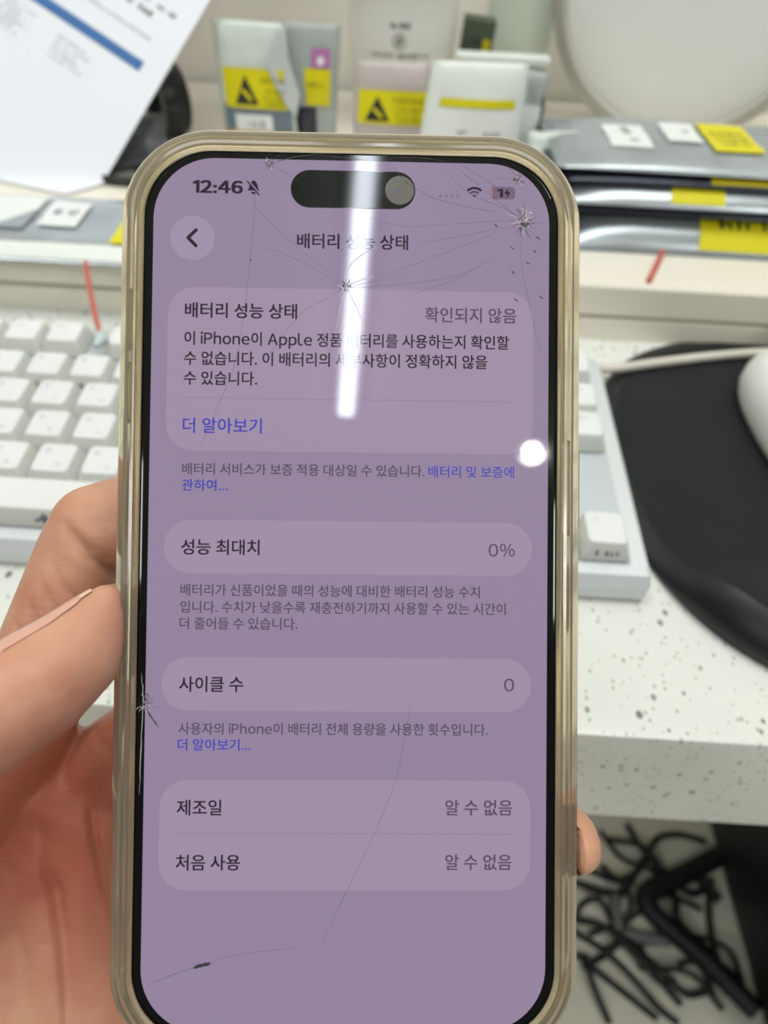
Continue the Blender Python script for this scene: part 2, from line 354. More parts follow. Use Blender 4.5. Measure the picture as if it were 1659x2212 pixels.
# switches under the keys show as dark gaps along the front row
b = MB()
for lg, u_, w_ in rows[-1][1]:
    b.box(((u_+w_/2)*U, -4*U-.6, -7.9), (w_*U-3.2, U-2.4, .8))
b.build('switch_row', M['sw'], kb, smooth=False)

# ================================================================== MOUSE MAT, MOUSE, CABLE
t = thing('mouse_pad', 'black cloth mouse pad with raised wrist rest beside the keyboard', 'mouse pad', (200, 250, 0))
def pad_out(a):
    c, s = math.cos(a), math.sin(a); ry = 107 if s > 0 else 124; n = (2.35 if c < 0 else 2.05) if s > 0 else 2.7
    r = (abs(c/105)**n+abs(s/ry)**n)**(-1/n)
    return 201+r*c, 250+r*s
def pad_h(x, y):
    d_ = 205+.02*(x-200)**1-14*((x-200)/100)**2-y        # towards the viewer from the ridge
    s = max(0, min(1, d_/34)); return 13.5*(s*s*(3-2*s))
NA, NR = 96, 30
def pad_mesh(k0, k1, zoff, edge):
    pts = []
    for k in range(k0, k1+1):
        f = k/NR
        for i in range(NA):
            x, y = pad_out(2*math.pi*i/NA); x = 201+(x-201)*f; y = 250+(y-250)*f
            e = max(0, (f-.9)/.1); z = 4.0+pad_h(x, y)*(1-.55*e**2.2)+zoff-edge*e*e*1.4
            pts.append((max(x, 96.8), min(y, 351), z))
    return pts
b = MB(); pts = pad_mesh(1, NR-2, 0, 1); n_ = NR-3
fs = [(k*NA+i, k*NA+(i+1) % NA, (k+1)*NA+(i+1) % NA, (k+1)*NA+i) for k in range(n_) for i in range(NA)]
fs.append(tuple(range(NA)))
b.add(pts, fs); b.build('cloth_top', M['pad'], t, clean=True, angle=80)
b = MB(); pts = pad_mesh(NR-2, NR, 0, 1)
bot = [(x, y, .3) for x, y, z in pts[-NA:]]
mid = [(201+(x-201)*1.012, 250+(y-250)*1.012, z*.55) for x, y, z in pts[-NA:]]
rs = [pts[:NA], pts[NA:2*NA], pts[2*NA:], [(max(x, 96.8), min(y, 351.4), z) for x, y, z in mid], bot]
b.rings(rs, cap0=False); b.build('edge_binding', M['padedge'], t, angle=80)
t = thing('computer_mouse', 'white computer mouse on the black mouse pad', 'mouse', (197, 268, 4))
def mouse_pt(a, f, grow=0):
    c, s = math.cos(a), math.sin(a); n = 2.5
    r = (abs(c/32)**n+abs(s/56)**n)**(-1/n)+grow
    return 197+r*c*f, 268+r*s*f
b = MB(); rs = []
for f, z in ((.90, 4.6), (.97, 6), (1.0, 10), (.985, 16), (.94, 22), (.84, 28), (.68, 33), (.45, 36.5), (.2, 38)):
    rs.append([(*mouse_pt(2*math.pi*i/56, f), z-(.06*max(0, mouse_pt(2*math.pi*i/56, f)[1]-268)*(z/38))) for i in range(56)])
b.rings(rs); b.build('shell', M['mouse'], t, angle=70)
b = MB(); b.tube([(197, 322, 16), (197, 300, 33.5), (197, 276, 36.4)], .5, n=6); b.build('button_seam', M['mgrey'], t)
b = MB(); b.lathe([(8, -3), (9, -2), (9, 2), (8, 3)], (197, 300, 27.5), Matrix.Rotation(math.pi/2, 3, 'Y'), n=24); b.build('scroll_wheel', M['mgrey'], t)
def smooth_path(pts, n=10):
    pts = [Vector(p) for p in pts]; out = []
    P = [pts[0]*2-pts[1]]+pts+[pts[-1]*2-pts[-2]]
    for i in range(1, len(P)-2):
        for k in range(n):
            t_ = k/n; a, b_, c, d_ = P[i-1:i+3]
            out.append(.5*((2*b_)+(c-a)*t_+(2*a-5*b_+4*c-d_)*t_**2+(3*b_-a-3*c+d_)*t_**3))
    out.append(pts[-1]); return out
b = MB(); b.tube(smooth_path([(40, 303, 14), (64, 306, 8), (106, 313, 6.4), (134, 321, 6.8), (164, 330, 6.8), (200, 338, 6.8), (260, 345, 6.6), (330, 346, 2.6)]), 2.4)
tag(b.build('white_cable', M['cable'], base=(150, 325, 3)), 'thick white cable running along the far edge of the mouse pad', 'cable')
b = MB(); b.box((226, 339, 14), (34, 22, 28)); b.box((226, 339, 28.3), (34.4, 8, .5), 1)
tag(b.build('cardboard_box', [M['brown'], M['band']], base=(226, 339, 0), bevel=.15), 'small brown cardboard box on the desk against the white riser', 'box')

# ================================================================== POUCHES
def pouch(name, quad, thick, mt, label, cat='pouch', labels=(), parts=(), seed=0, flat=False, wr=.8, group=None, seal=True):
    TL, TR, BR, BL = [Vector(p) for p in quad]
    nrm = ((TR-TL).cross(BL-TL)).normalized()*-1
    if flat:
        if nrm.z < 0: nrm = -nrm
    elif nrm.y > 0: nrm = -nrm
    def surf(u, v, off=0., back=False):
        p = (TL*(1-u)+TR*u)*(1-v)+(BL*(1-u)+BR*u)*v
        pr = max(0, (1-abs(2*u-1)**6)*(1-abs(2*v-1)**5))
        w = noise.noise(Vector((u*3.1+seed*7.7, v*3.3, seed*1.3)))*wr*1.6+noise.noise(Vector((u*9+seed, v*8, seed*2.7)))*wr*.7
        if back: return p-nrm*(thick*.5*pr if not flat else 0)
        return p+nrm*((thick if flat else thick*.5)*pr+.35+w*(.25+.75*pr)*(1 if pr > 0 else 0)+off)
    base = min((TL+TR+BR+BL)/4, key=lambda q: 0) if False else (TL+TR+BR+BL)/4
    base.z = min(p.z for p in (TL, TR, BR, BL))
    rt = thing(name, label, cat, base, group)
    N = 26; b = MB()
    g = [surf(i/N, j/N) for j in range(N+1) for i in range(N+1)]; k = [surf(i/N, j/N, 0, True) for j in range(N+1) for i in range(N+1)]
    o2 = len(g); fs = []
    for j in range(N):
        for i in range(N):
            a = j*(N+1)+i; fs.append((a, a+1, a+N+2, a+N+1)); fs.append((o2+a, o2+a+N+1, o2+a+N+2, o2+a+1))
    rim = [i for i in range(N)]+[i*(N+1)+N for i in range(N)]+[N*(N+1)+N-i for i in range(N)]+[(N-i)*(N+1) for i in range(N)]
    for q in range(len(rim)):
        a, c = rim[q], rim[(q+1) % len(rim)]; fs.append((a, o2+a, o2+c, c))
    b.add(g+k, fs); body = b.build('pouch_body', mt, rt, angle=75)
    for li, (nm, (u0, v0, u1, v1), mts, deco, *lab) in enumerate(labels):
        b = MB(); n = 12; lo = .5+.3*li
        pts = [surf(u0+(u1-u0)*i/n, v0+(v1-v0)*j/n, lo) for j in range(n+1) for i in range(n+1)]
        b.add(pts, [(j*(n+1)+i, j*(n+1)+i+1, (j+1)*(n+1)+i+1, (j+1)*(n+1)+i) for j in range(n) for i in range(n)])
        for di, (mi, polys) in enumerate(deco):      # polygons in label space, x right, y up, 0..1
            for q in polys:
                b.add([surf(u0+(u1-u0)*x, v1+(v0-v1)*y, lo+.25+.15*di) for x, y in q], [tuple(range(len(q)))], mi)
        o = b.build(nm, mts, rt, clean=False)
        if lab: o['label'] = lab[0]
    for nm, polys, mts, off in parts:
        b = MB()
        for q in polys: b.add([surf(x, y, off) for x, y in q], [tuple(range(len(q)))])
        b.build(nm, mts, rt, clean=False)
    return rt, surf
def esd_deco(word=True, tx=.08, tri=.42):
    """black triangle with a crossed hand, and caution lettering"""
    def P(*q): return [(tx+tri*x, .1+.74*y) for x, y in q]
    tr = []
    for r_ in range(8):
        y0, y1 = r_/8, (r_+1)/8
        for c_ in range(5):
            f0, f1 = c_/5, (c_+1)/5
            X = lambda y, f: .5*y+(1-y)*f
            tr.append(P((X(y0, f0), y0), (X(y0, f1), y0), (X(y1, f1), y1), (X(y1, f0), y1)))
    hand_ = [P((.27, .45), (.42, .34), (.50, .44), (.40, .54)), P((.42, .34), (.52, .22), (.62, .34), (.50, .44)), P((.52, .22), (.66, .10), (.74, .18), (.62, .34))]
    out = [(1, tr), (0, hand_)]
    if word:
        vs, fs, wd = text_geo('CAUTION', 1, .02)
        h = .17; w = 1-(tx+tri+.1)
        out.append((2, [[(tx+tri+.05+vs[i][0]/wd*w, .66+vs[i][1]*h) for i in f] for f in fs]))
        for r_, (y, s_) in enumerate(((.42, 3), (.26, 9), (.1, 4))):
            out.append((2, [[(tx+tri+.08+x, y+yy) for x, yy in q] for q in scribble(w*.9, .09, 12, s_, .6)]))
    return out
YL = [M['yellow'], M['dark'], M['yellow2']]
YL[2] = mat('yellow_print', (126, 118, 14), .5)
def q4(u0, v0, u1, v1): return [[(u0, v0), (u1, v0), (u1, v1), (u0, v1)]]
# centre left: two standing pouches
pouch('antistatic_pouch', [(-128.2, 524.0, 108.0), (-82.8, 523.0, 107.1), (-75.5, 517.7, 32.2), (-126.3, 517.7, 32.2)], 9, M['baggreen'],
      'clear antistatic pouch with folded corner and yellow caution label, left of the paper cup', labels=[
      ('slate_content', (.05, .60, .96, .99), [M['slate']], []),
      ('caution_label', (.09, .325, .97, .625), YL, esd_deco(True, .16, .36)),
      ('barcode_label', (.2, .67, .7, .96), [M['white'], M['smud']], [(1, [[(.3+x, .62+y) for x, y in q] for q in scribble(.5, .25, 9, 3)])]),
      ('rubber_band', (.02, .80, .98, .835), [M['band']], [])],
      parts=[('folded_flap', [[(.93, .02), (.70, .28), (.80, .44), (.92, .60), (1.02, .68), (1.10, .50), (1.03, .30)]], M['flap'], 2.2)], seed=1)
pouch('antistatic_pouch', [(-85.9, 532.4, 106.5), (-48.5, 531.3, 106.6), (-52.4, 527.1, 32.2), (-77.9, 527.1, 32.2)], 7, M['baggrey'],
      'grey antistatic pouch with a round purple sticker above its yellow label', labels=[
      ('dark_content', (.05, .62, .55, .98), [M['silverd']], []),
      ('caution_label', (.34, .32, .86, .605), YL, [(2, [[(.1+x, .5+y) for x, y in q] for q in scribble(.7, .2, 6, 8)])]),
      ('purple_sticker', (.5, .17, .84, .31), [M['purple'], M['white']], [(1, [[(.5+.2*math.cos(a), .35+.25*math.sin(a)) for a in [k*.628 for k in range(10)]]])])], seed=2)
# centre right
pouch('antistatic_pouch', [(-37.7, 515.6, 91.2), (9.4, 515.6, 91.4), (13.6, 509.3, 32.2), (-38.8, 509.3, 32.2)], 7, M['bagpink'],
      'translucent pinkish pouch with yellow caution label in front of the cup', labels=[
      ('caution_label', (.055, .25, .96, .58), YL, esd_deco(True, .1, .36))], seed=3, wr=.6)
pouch('white_pouch', [(10.1, 484.2, 100.5), (66.9, 484.2, 101.2), (68.1, 476.8, 32.2), (2.1, 476.8, 32.2)], 9, M['bagw'],
      'white pouch with thin yellow strip and handwriting, right of the pink pouch', labels=[
      ('yellow_strip', (.14, .268, .90, .335), [M['yellow']], []),
      ('front_flap', (.05, .345, .97, .98), [M['white'], M['ink'], M['yellow']], [
          (1, [[(.30+x, .655+y+x*.3) for x, y in q] for q in scribble(.14, .085, 4, 2, .5)]+[[(.62+x, .64+y+x*.2) for x, y in q] for q in scribble(.17, .085, 5, 6, .5)]),
          (2, [[(.08, .585), (.40, .57), (.40, .61), (.08, .63)]])])], seed=4, wr=.9)
pouch('grey_pouch', [(62.9, 498.8, 95.1), (81.7, 498.8, 93.5), (82.8, 494.7, 32.2), (65.0, 494.7, 32.2)], 6, M['baggrey'],
      'narrow grey pouch with dark green edge behind the white pouch', labels=[
      ('white_strip', (.15, .28, .85, .75), [M['white']], []), ('green_edge', (.86, .2, .99, .7), [M['green']], [])], seed=5)
pouch('clear_pouch', [(69.2, 461.1, 71.8), (96.4, 452.7, 76.0), (88.0, 440.2, 39.4), (73.4, 444.4, 36.2)], 8, M['baggreen'],
      'crumpled clear pouch leaning on the left end of the package stack', seed=6, wr=1.6)
pouch('charcoal_pouch', [(-205.4, 496.8, 55.1), (-159.3, 500.9, 59.3), (-157.2, 473.7, 32.5), (-214.8, 471.6, 32.5)], 9, M['dkpouch'],
      'crumpled charcoal pouch tucked behind the printed sheet', seed=9, wr=2.4)

# flat packages: the left one and the stack on the right
def pack(x0, x1, y0, y1, z, th, mt, label, labels=(), seed=0, skew=0, group=None):
    return pouch('antistatic_package', [(x0+skew, y1, z), (x1+skew, y1, z), (x1, y0, z), (x0, y0, z)], th, mt, label, 'package', labels, flat=True, seed=seed, wr=.7, group=group)
han = [(1, [[(.22+x, .42+y) for x, y in q] for q in scribble(.2, .3, 3, 1, .6)]+[[(.58+x, .42+y) for x, y in q] for q in scribble(.22, .3, 3, 4, .6)])]
pack(-274.6, -96.4, 341.6, 421.3, 32.3, 6.8, M['silver'], 'flat silver antistatic package with white stickers on the riser behind the keyboard', labels=[
      ('front_seal', (.0, .87, 1, .985), [M['bagw']], []),
      ('large_sticker', (.22, .2, .40, .72), [M['white'], M['silver']], [(1, [[(.45, 0), (1, 0), (1, .55)]])]),
      ('name_sticker', (.43, .28, .55, .66), [M['white'], M['ink']], han),
      ('yellow_label', (.68, .5, .85, .86), [M['yellow']], [])], seed=11)
pack(81.7, 274.6, 392.0, 492.6, 32.3, 17.8, M['silver'], 'silver package at the bottom of the stack on the right', labels=[
      ('yellow_label', (.43, .80, .68, .985), YL, [(1, [[(.2+x*1.0, .45+y) for x, y in q] for q in scribble(.7, .35, 7, 12, .5)])]),], seed=12, group=None)
pack(73.4, 264.1, 402.4, 492.6, 50.0, 5.8, M['silverd'], 'dark package second from the bottom of the stack', seed=13)
pack(75.5, 270.4, 398.2, 492.6, 55.5, 10.5, M['silver'], 'silver package in the middle of the stack, yellow label on its edge', labels=[
      ('yellow_label', (.35, .83, .50, .985), YL, [(1, [[(.5, .6), (.9, .6), (.8, .8)]])])], seed=14)
pack(77.6, 262.0, 404.5, 492.6, 65.1, 6.3, M['silverd'], 'dark package second from the top of the stack', labels=[
      ('yellow_label', (.47, .80, .66, .985), [M['yellow2']], [])], seed=15)
pack(79.6, 274.6, 406.6, 492.6, 70.8, 6.3, M['silver'], 'silver package on top of the stack, two white stickers', labels=[
      ('tall_sticker', (.16, .35, .28, .78), [M['white'], M['smud']], [(1, [[(.5, .2), (.72, .2), (.6, .9), (.42, .9)]])]),
      ('small_sticker', (.335, .29, .435, .65), [M['white'], M['ink']], [(1, [[(.55+x, .5+y) for x, y in q] for q in scribble(.2, .2, 3, 4, .5)])]),
      ('yellow_label', (.45, .27, .59, .80), YL, [(2, [[(.15+x, y0+y) for x, y in q] for y0 in (.2, .4, .6) for q in scribble(.7, .1, 9, int(y0*10), .6)])])], seed=16)
# red cords
b = MB(); b.tube(smooth_path([(-166, 372, 33.6), (-165.5, 352, 33.8), (-163, 341, 32.6), (-150, 310, 30.5), (-141, 290, 29.6), (-134.7, 278, 29.2)]), 1.2)
t_ = b.build('red_cord', M['red'], base=(-145, 310, 30)); tag(t_, 'thin red cord hanging from the left package down onto the keyboard', 'cord')
b = MB(); b.tube([(-136.5, 282, 29.8), (-134.6, 277, 29.4), (-136, 272, 29)], [1.5, 3.2, 1.6]); b.build('end_tag', M['tag'], t_)
b = MB(); b.tube(smooth_path([(155, 425, 33.4), (152, 411, 33.5), (141, 384, 33.5), (129.3, 357, 33.5)]), 1.5)
tag(b.build('red_cord', M['red'], base=(141, 384, 32)), 'thin red cord lying on the riser under the package stack', 'cord')

# ================================================================== CUP, DISC, CARD, TRAY, PAPER, TAPE
t = thing('paper_cup', 'tall white paper cup with a small round emblem, behind the pink pouch', 'cup', (-11, 598, 32))
cy_, zb = 598, 32
def cup_r(z): return 33+(z-32)*.075
b = MB(); b.lathe([(30.5, 35), (32.5, 32.2), (33.1, 32.6), (cup_r(100), 100), (cup_r(158), 158), (cup_r(158)+1.6, 159.5), (cup_r(158)+1.6, 162), (cup_r(158), 163), (cup_r(158)-.8, 161), (32, 36)], (-11, cy_, 0), n=72)
b.build('cup_body', M['cup'], t, angle=60)
b = MB()
def oncup(x, z):
    r = cup_r(z)+.35; a = x/r-.02; return (-11+r*math.sin(a), cy_-r*math.cos(a), z)
def cup_poly(polys):
    for q in polys: b.add([oncup(x, z) for x, z in q], [tuple(range(len(q)))])
cup_poly([[(-8+x, 101+y) for x, y in q] for q in scribble(16.5, 3.4, 11, 22, .95)])
for k in range(20):
    a0, a1 = k*math.pi/10, (k+1)*math.pi/10
    b.add([oncup(r_*math.cos(a), 93.4+r_*math.sin(a)) for r_, a in ((4.6, a0), (4.6, a1), (3.7, a1), (3.7, a0))], [(0, 1, 2, 3)])
cup_poly([[(-2.2, 92), (-.2, 90.8), (2.2, 92.8), (1.6, 96), (-1.4, 95.8)]])
cup_poly([[(-21+x, 83.7+y) for x, y in q] for q in scribble(17, 3, 10, 31, .85)]+[[(-1+x, 83.7+y) for x, y in q] for q in scribble(23, 3, 14, 33, .85)])
b.build('printed_emblem', M['smud'], t, clean=False)
# big round disc standing behind the stack
t = thing('round_desk_lamp', 'large round pale grey disc with wide darker rim standing behind the package stack', 'lamp', (184, 592, 32))
Rd = Matrix.Rotation(math.radians(-16), 3, 'Z') @ Matrix.Rotation(math.radians(84), 3, 'X')
cd = (184.5, 590, 128.4)
b = MB(); b.lathe([(62, -27), (92, -23), (96, -14), (95.8, -8), (92, 0), (87, 3.2), (84.6, 1.4), (84, -1)], cd, Rd, n=96); b.build('rim', M['rim'], t, angle=50)
b = MB(); b.lathe([(84.2, -2), (84.2, -.5), (82.5, .6), (60, 1.4), (30, 1.9), (5, 2)], cd, Rd, n=96); b.build('face', M['disc'], t, angle=50)
b = MB(); b.box((186, 613, 35), (72, 60, 6)); b.build('foot', M['rim'], t, bevel=1)
b = MB(); b.tube([(186, 618, 37), (186, 618, 110)], 7); b.build('stem', M['rim'], t)
# green box, tray, board
t = thing('small_box', 'small dark green box with yellow print, right of the paper cup', 'box', (40, 600, 32))
b = MB(); b.box((41, 600, 67.5), (22, 20, 70), R=Matrix.Rotation(.08, 3, 'Y')); b.build('carton', M['green'], t, bevel=.4)
b = MB()
for q in scribble(15, 6, 6, 3, .45): b.add([(33+x, 589.4, 87.5+y) for x, y in q], [(0, 1, 2, 3)], 0)
b.build('printing', M['dark'], t, clean=False)
b = MB(); b.box((49, 589.5, 86.5), (5.2, .3, 10)); b.build('yellow_patch', M['yellow2'], t, smooth=False)
t = thing('clear_tray', 'shallow clear plastic tray standing on edge behind the white pouch', 'tray', (57, 547, 32))
b = MB(); b.box((57, 549, 60.5), (57, 3, 57)); b.build('tray_wall', M['baggreen'], t, bevel=.5)
b = MB(); b.box((57, 545, 90.3), (61, 14, 4.4)); b.build('tray_lip', M['bagw'], t, bevel=.8)
b = MB(); b.box((75.5, 635, 77), (48, 8, 90)); tag(b.build('board', M['panel'], base=(75.5, 635, 32), bevel=.6), 'pale green board standing against the wall between cup and round lamp', 'board')

# paper sheet leaning up behind the left package
A = Vector((-190.8, 444.2, 30.2)); B2 = Vector((-126.0, 517.6, 118.2))
e_up = (B2-A).normalized(); view = Vector((115, 470, -105)).normalized()
e_lf = e_up.cross(view).normalized()
if e_lf.x > 0: e_lf = -e_lf
pn = e_lf.cross(e_up).normalized(); pn = pn if pn.y < 0 else -pn
corner = A-e_up*30
def sheet(s_, u_, off=0):      # s_ from the right edge to the left, u_ up the right edge
    p = corner+e_lf*s_+e_up*u_
    p = p+pn*(off+1.2*math.sin(u_/60)+.8*math.sin(s_/45))
    if p.z < 33.5: p = Vector((p.x, p.y, 32.5+off+(p.z-33.5)*.002+.6))
    return p
def patch(b, s0, s1, u0, u1, mi, off, ns=6, nu=3):
    pts = [sheet(s0+(s1-s0)*i/ns, u0+(u1-u0)*j/nu, off) for j in range(nu+1) for i in range(ns+1)]
    b.add(pts, [(j*(ns+1)+i, j*(ns+1)+i+1, (j+1)*(ns+1)+i+1, (j+1)*(ns+1)+i) for j in range(nu) for i in range(ns)], mi)
b = MB(); patch(b, 0, 210, 0, 297, 0, 0, 40, 60)
pts = [Vector(p)-pn*.2 for p in b.v]; fs = [tuple(reversed(f)) for f in b.f]; b.add(pts, fs, 0)
patch(b, 14.5, 195, 102.6, 108.8, 1, .3, 30, 1)        # blue bar
for s0, u0, w_, rws, sd in ((42, 84, 24, 5, 1), (82, 86, 26, 6, 2), (120, 89, 26, 5, 3), (17, 82, 0, 0, 0)):
    for r_ in range(rws):
        for q in scribble(w_*(.65+.35*((r_*7+sd) % 3)/2), 1.7, 12, sd*10+r_, .7):
            b.add([sheet(s0+w_-x, u0+9-r_*3.1+y, .3) for x, y in q], [(0, 1, 2, 3)], 2)
for s0, u0, w_, h_, n_, sd, mi in ((76, 103, 34, 3.2, 14, 5, 3), (18, 112, 60, 2.2, 26, 6, 2), (24, 124, 18, 5, 5, 7, 3), (60, 119, 40, 2.2, 18, 8, 2), (12, 131, 50, 2.4, 20, 9, 3), (90, 118, 70, 2.4, 30, 10, 2), (20, 150, 120, 2.4, 50, 14, 2), (20, 158, 120, 2.4, 50, 15, 2)):
    for q in scribble(w_, h_, n_, sd, .7):
        b.add([sheet(s0+w_-x, u0+9+y, .3) for x, y in q], [(0, 1, 2, 3)], mi)
tag(b.build('paper_sheet', [M['paper'], M['blue'], M['ptext'], M['ptextd']], base=(-240, 472, 32), clean=False, angle=80), 'white printed sheet with a blue bar leaning at the left', 'paper')
# roll of black tape and a black lead between the sheet and the pouches
Rt = Matrix.Rotation(math.radians(38), 3, 'Z') @ Matrix.Rotation(math.radians(90), 3, 'Y')
b = MB(); b.lathe([(14, -9), (22.5, -9), (23, -8), (23, 8), (22.5, 9), (14, 9), (14, -9)], (-172, 545, 55.2), Rt, n=48, cap0=False, cap1=False)
tag(b.build('tape_roll', M['roll'], base=(-172, 545, 32), angle=40), 'roll of black tape standing just right of the printed sheet', 'tape')
b = MB(); b.tube(smooth_path([(-141, 509, 35), (-157, 492, 36), (-176, 477, 35.5), (-157, 461, 35.2), (-165, 448, 35.4), (-188, 450, 35.2), (-180, 463, 38), (-159, 474, 39)]), 2.6)
tag(b.build('black_lead', M['roll'], base=(-162, 472, 32)), 'black lead coiled on the riser beside the charcoal pouch', 'cable')

# ================================================================== UNDER THE DESK: computer tower and cables
FZ = -DESK*1000
t = thing('computer_tower', 'black computer tower on the floor under the desk at right', 'computer', (540, 290, FZ))
b = MB(); b.box((541, 282, FZ+212), (206, 330, 408)); b.build('tower_case', M['blk'], t, bevel=3)
for x in (455, 627):
    for y in (140, 425):
        b = MB(); b.lathe([(14, FZ+.2), (14, FZ+8)], (x, y, 0), n=20); b.build('foot', M['roll'], t)
b = MB(); b.box((541, 116.5, FZ+330), (150, 1.5, 60)); b.build('drive_bay', M['roll'], t, smooth=False)
cabs = dict(
 a=[(253, 306), (298, 295), (315, 303), (353, 350), (369, 365), (397, 371), (428, 364)], b=[(270, 322), (305, 311), (336, 326), (357, 355)],
 c=[(294, 370), (315, 338), (340, 322), (372, 317)], d=[(247, 262), (254, 278), (272, 281), (292, 264), (313, 234), (335, 209), (360, 196), (387, 201)],
 e=[(240, 254), (268, 228), (298, 205), (327, 182), (345, 169)], f=[(271, 233), (297, 241), (333, 245)], g=[(253, 229), (255, 201), (270, 165)],
 h=[(416, 309), (405, 266), (403, 227), (407, 198)], i=[(350, 273), (380, 257), (412, 240), (428, 211)], j=[(319, 242), (329, 207), (351, 210)],
 k=[(372, 317), (405, 322), (428, 298)], l=[(359, 225), (394, 229), (428, 213)], m=[(300, 360), (345, 345), (372, 300), (366, 268), (398, 240)],
 n=[(330, 380), (352, 330), (392, 300), (424, 318)], o=[(262, 250), (310, 268), (352, 290), (400, 285)],
 p=[(243, 229), (283, 200), (323, 172)],
 q=[(243, 265), (282, 255), (322, 216), (352, 187)],
 r=[(313, 220), (363, 213), (397, 185)],
 s=[(289, 327), (310, 286), (291, 241), (249, 216)],
 t=[(355, 264), (378, 228), (390, 197)],
 u=[(246, 309), (284, 295), (318, 300)],
 v=[(358, 326), (401, 318), (423, 293)])
zz = 0
for nm, pts in cabs.items():
    lift = 6+6*(zz % 5); zz += 1
    P = [(x, y, FZ+4.5+lift*(.5+.5*math.sin(i*2.1+zz))*(0 if i in (0, len(pts)-1) else 1)) for i, (x, y) in enumerate(pts)]
    b = MB(); b.tube(smooth_path(P, 12), 3.7 if zz % 3 else 3.1, n=10)
    tag(b.build('power_cable', M['cord'], base=(P[0][0], P[0][1], FZ)), 'thin black cable in the tangle on the floor under the desk', 'cable', 'black cables tangled under the desk')
b = MB(); b.tube(smooth_path([(430, 340, FZ+26), (411, 330, FZ+24), (372, 312, FZ+22), (337, 296, FZ+20), (331, 283, FZ+19), (346, 263, FZ+19), (386, 228, FZ+18), (428, 182, FZ+18)]), 11.5, n=14)
tag(b.build('cable_bundle', M['blk'], base=(370, 280, FZ)), 'thick black cable bundle bending through the tangle under the desk', 'cable')
b = MB(); b.tube(smooth_path([(300, 292, FZ+8), (295, 276, FZ+9), (299, 258, FZ+9), (318, 249, FZ+9), (352, 247, FZ+8)]), 6.5, n=12)
tag(b.build('grey_cable', M['gcord'], base=(315, 262, FZ)), 'thick grey cable curving left of the black bundle under the desk', 'cable')

# ================================================================== SMARTPHONE
PHM = Matrix(((0.9984, -0.0489, 0.0272, -5.965), (0.0541, 0.7194, -0.6925, 74.152), (0.0143, 0.6928, 0.7210, 113.304), (0, 0, 0, 1)))
ph = thing('smartphone', 'smartphone with cracked lavender screen in a yellowed clear case, held upright', 'smartphone', matrix=PHM)
HW, HH, CR = 39.2, 77.9, 15.6
def ring(hw, hh, r, z, n=12): return [(x, y, z) for x, y in rr(2*hw, 2*hh, r, n)]
def case_ring(d_, z, n=14):
    return [(x, y, z) for x, y in rr(2*(HW-d_), 2*(HH-d_), max(1.5, CR-d_), n)]
b = MB()
b.rings([case_ring(d_, z) for d_, z in ((13, -11.2), (3, -11.2), (1.4, -10.7), (.4, -9.4), (0, -7.2), (0, -4.0), (.35, -3.5), (.15, -2.6), (.3, -1.6), (.75, -.9), (.7, -.3), (1.3, .5), (1.9, .8), (2.1, 1.2), (2.6, 1.35), (3.0, 1.0), (3.6, 1.1), (4.3, .55), (4.5, .25),
                                        (4.2, .12), (3.4, .1), (3.25, -.7), (3.25, -8.3), (4.0, -8.9), (13, -9.0))])
case = b.build('clear_case', M['tpu'], ph, angle=28)
def strip(y0, y1, x, w_=1.2, hgt=4.6, zc=-5.0):
    b = MB(); sgn = 1 if x > 0 else -1
    o = rr(y1-y0, hgt, hgt*.48, 8, (y0+y1)/2, zc)
    o2 = rr(y1-y0-.8, hgt-.8, (hgt-.8)*.48, 8, (y0+y1)/2, zc)
    b.rings([[(x-sgn*.8, a, c) for a, c in o], [(x+sgn*(w_-.4), a, c) for a, c in o], [(x+sgn*w_, a, c) for a, c in o2]])
    return b
strip(9.5, 26, HW, .3).build('side_button_cover', M['tpu'], case, angle=40)
strip(40.5, 51, -HW, .25).build('volume_button_cover', M['tpu'], case, angle=40)
strip(28, 38.5, -HW, .25).build('volume_button_cover', M['tpu'], case, angle=40)
b = MB(); b.rings([ring(35.75-d_, 74.5-d_, 12.3-d_, z) for d_, z in ((2, -8.2), (.7, -7.8), (0, -6.8), (0, -1.6), (.5, -.7), (1.0, -.5))]); b.build('metal_frame', M['frame'], ph, angle=40)
b = MB(); b.rings([ring(34.95-d_, 74.0-d_, 11.7-d_, z) for d_, z in ((0, -.5), (0, -.25), (.25, -.06), (.7, 0))]); b.build('front_glass', M['black'], ph, smooth=False)
# --- the lit display; layout in screen points, origin top left
PT = 66.5/402
def sx(x): return (x-201)*PT
def sy(y): return (437-y)*PT
d = MB()
def poly(pts, mi, z): d.add([(sx(x), sy(y), z) for x, y in pts], [tuple(range(len(pts)))], mi)
poly(rr(402, 874, 62, 16, 201, 437), 0, .02)
def card(y0, y1, r): poly(rr(370, y1-y0, r, 12, 201, (y0+y1)/2), 1, .035)
card(132, 297.5, 27); card(367, 420.5, 26.5); card(504, 557.5, 26.5); card(626, 735, 27)
poly(rr(45, 45, 22.4, 12, 39.5, 82), 7, .035)
def line(x0, x1, y): poly([(x0, y-.25), (x1, y-.25), (x1, y+.35), (x0, y+.35)], 5, .045)
line(33, 369, 244.2); line(34, 368, 678.8)
def stroke(x0, y0, x1, y1, w, mi=2, z=.05):
    dx, dy = x1-x0, y1-y0; l = math.hypot(dx, dy); nx, ny = -dy/l*w/2, dx/l*w/2; a0 = math.atan2(dy, dx)
    pts = [(x1+math.cos(a0-math.pi/2+k*math.pi/8)*w/2, y1+math.sin(a0-math.pi/2+k*math.pi/8)*w/2) for k in range(9)]
    pts += [(x0+math.cos(a0+math.pi/2+k*math.pi/8)*w/2, y0+math.sin(a0+math.pi/2+k*math.pi/8)*w/2) for k in range(9)]
    poly(pts, mi, z)
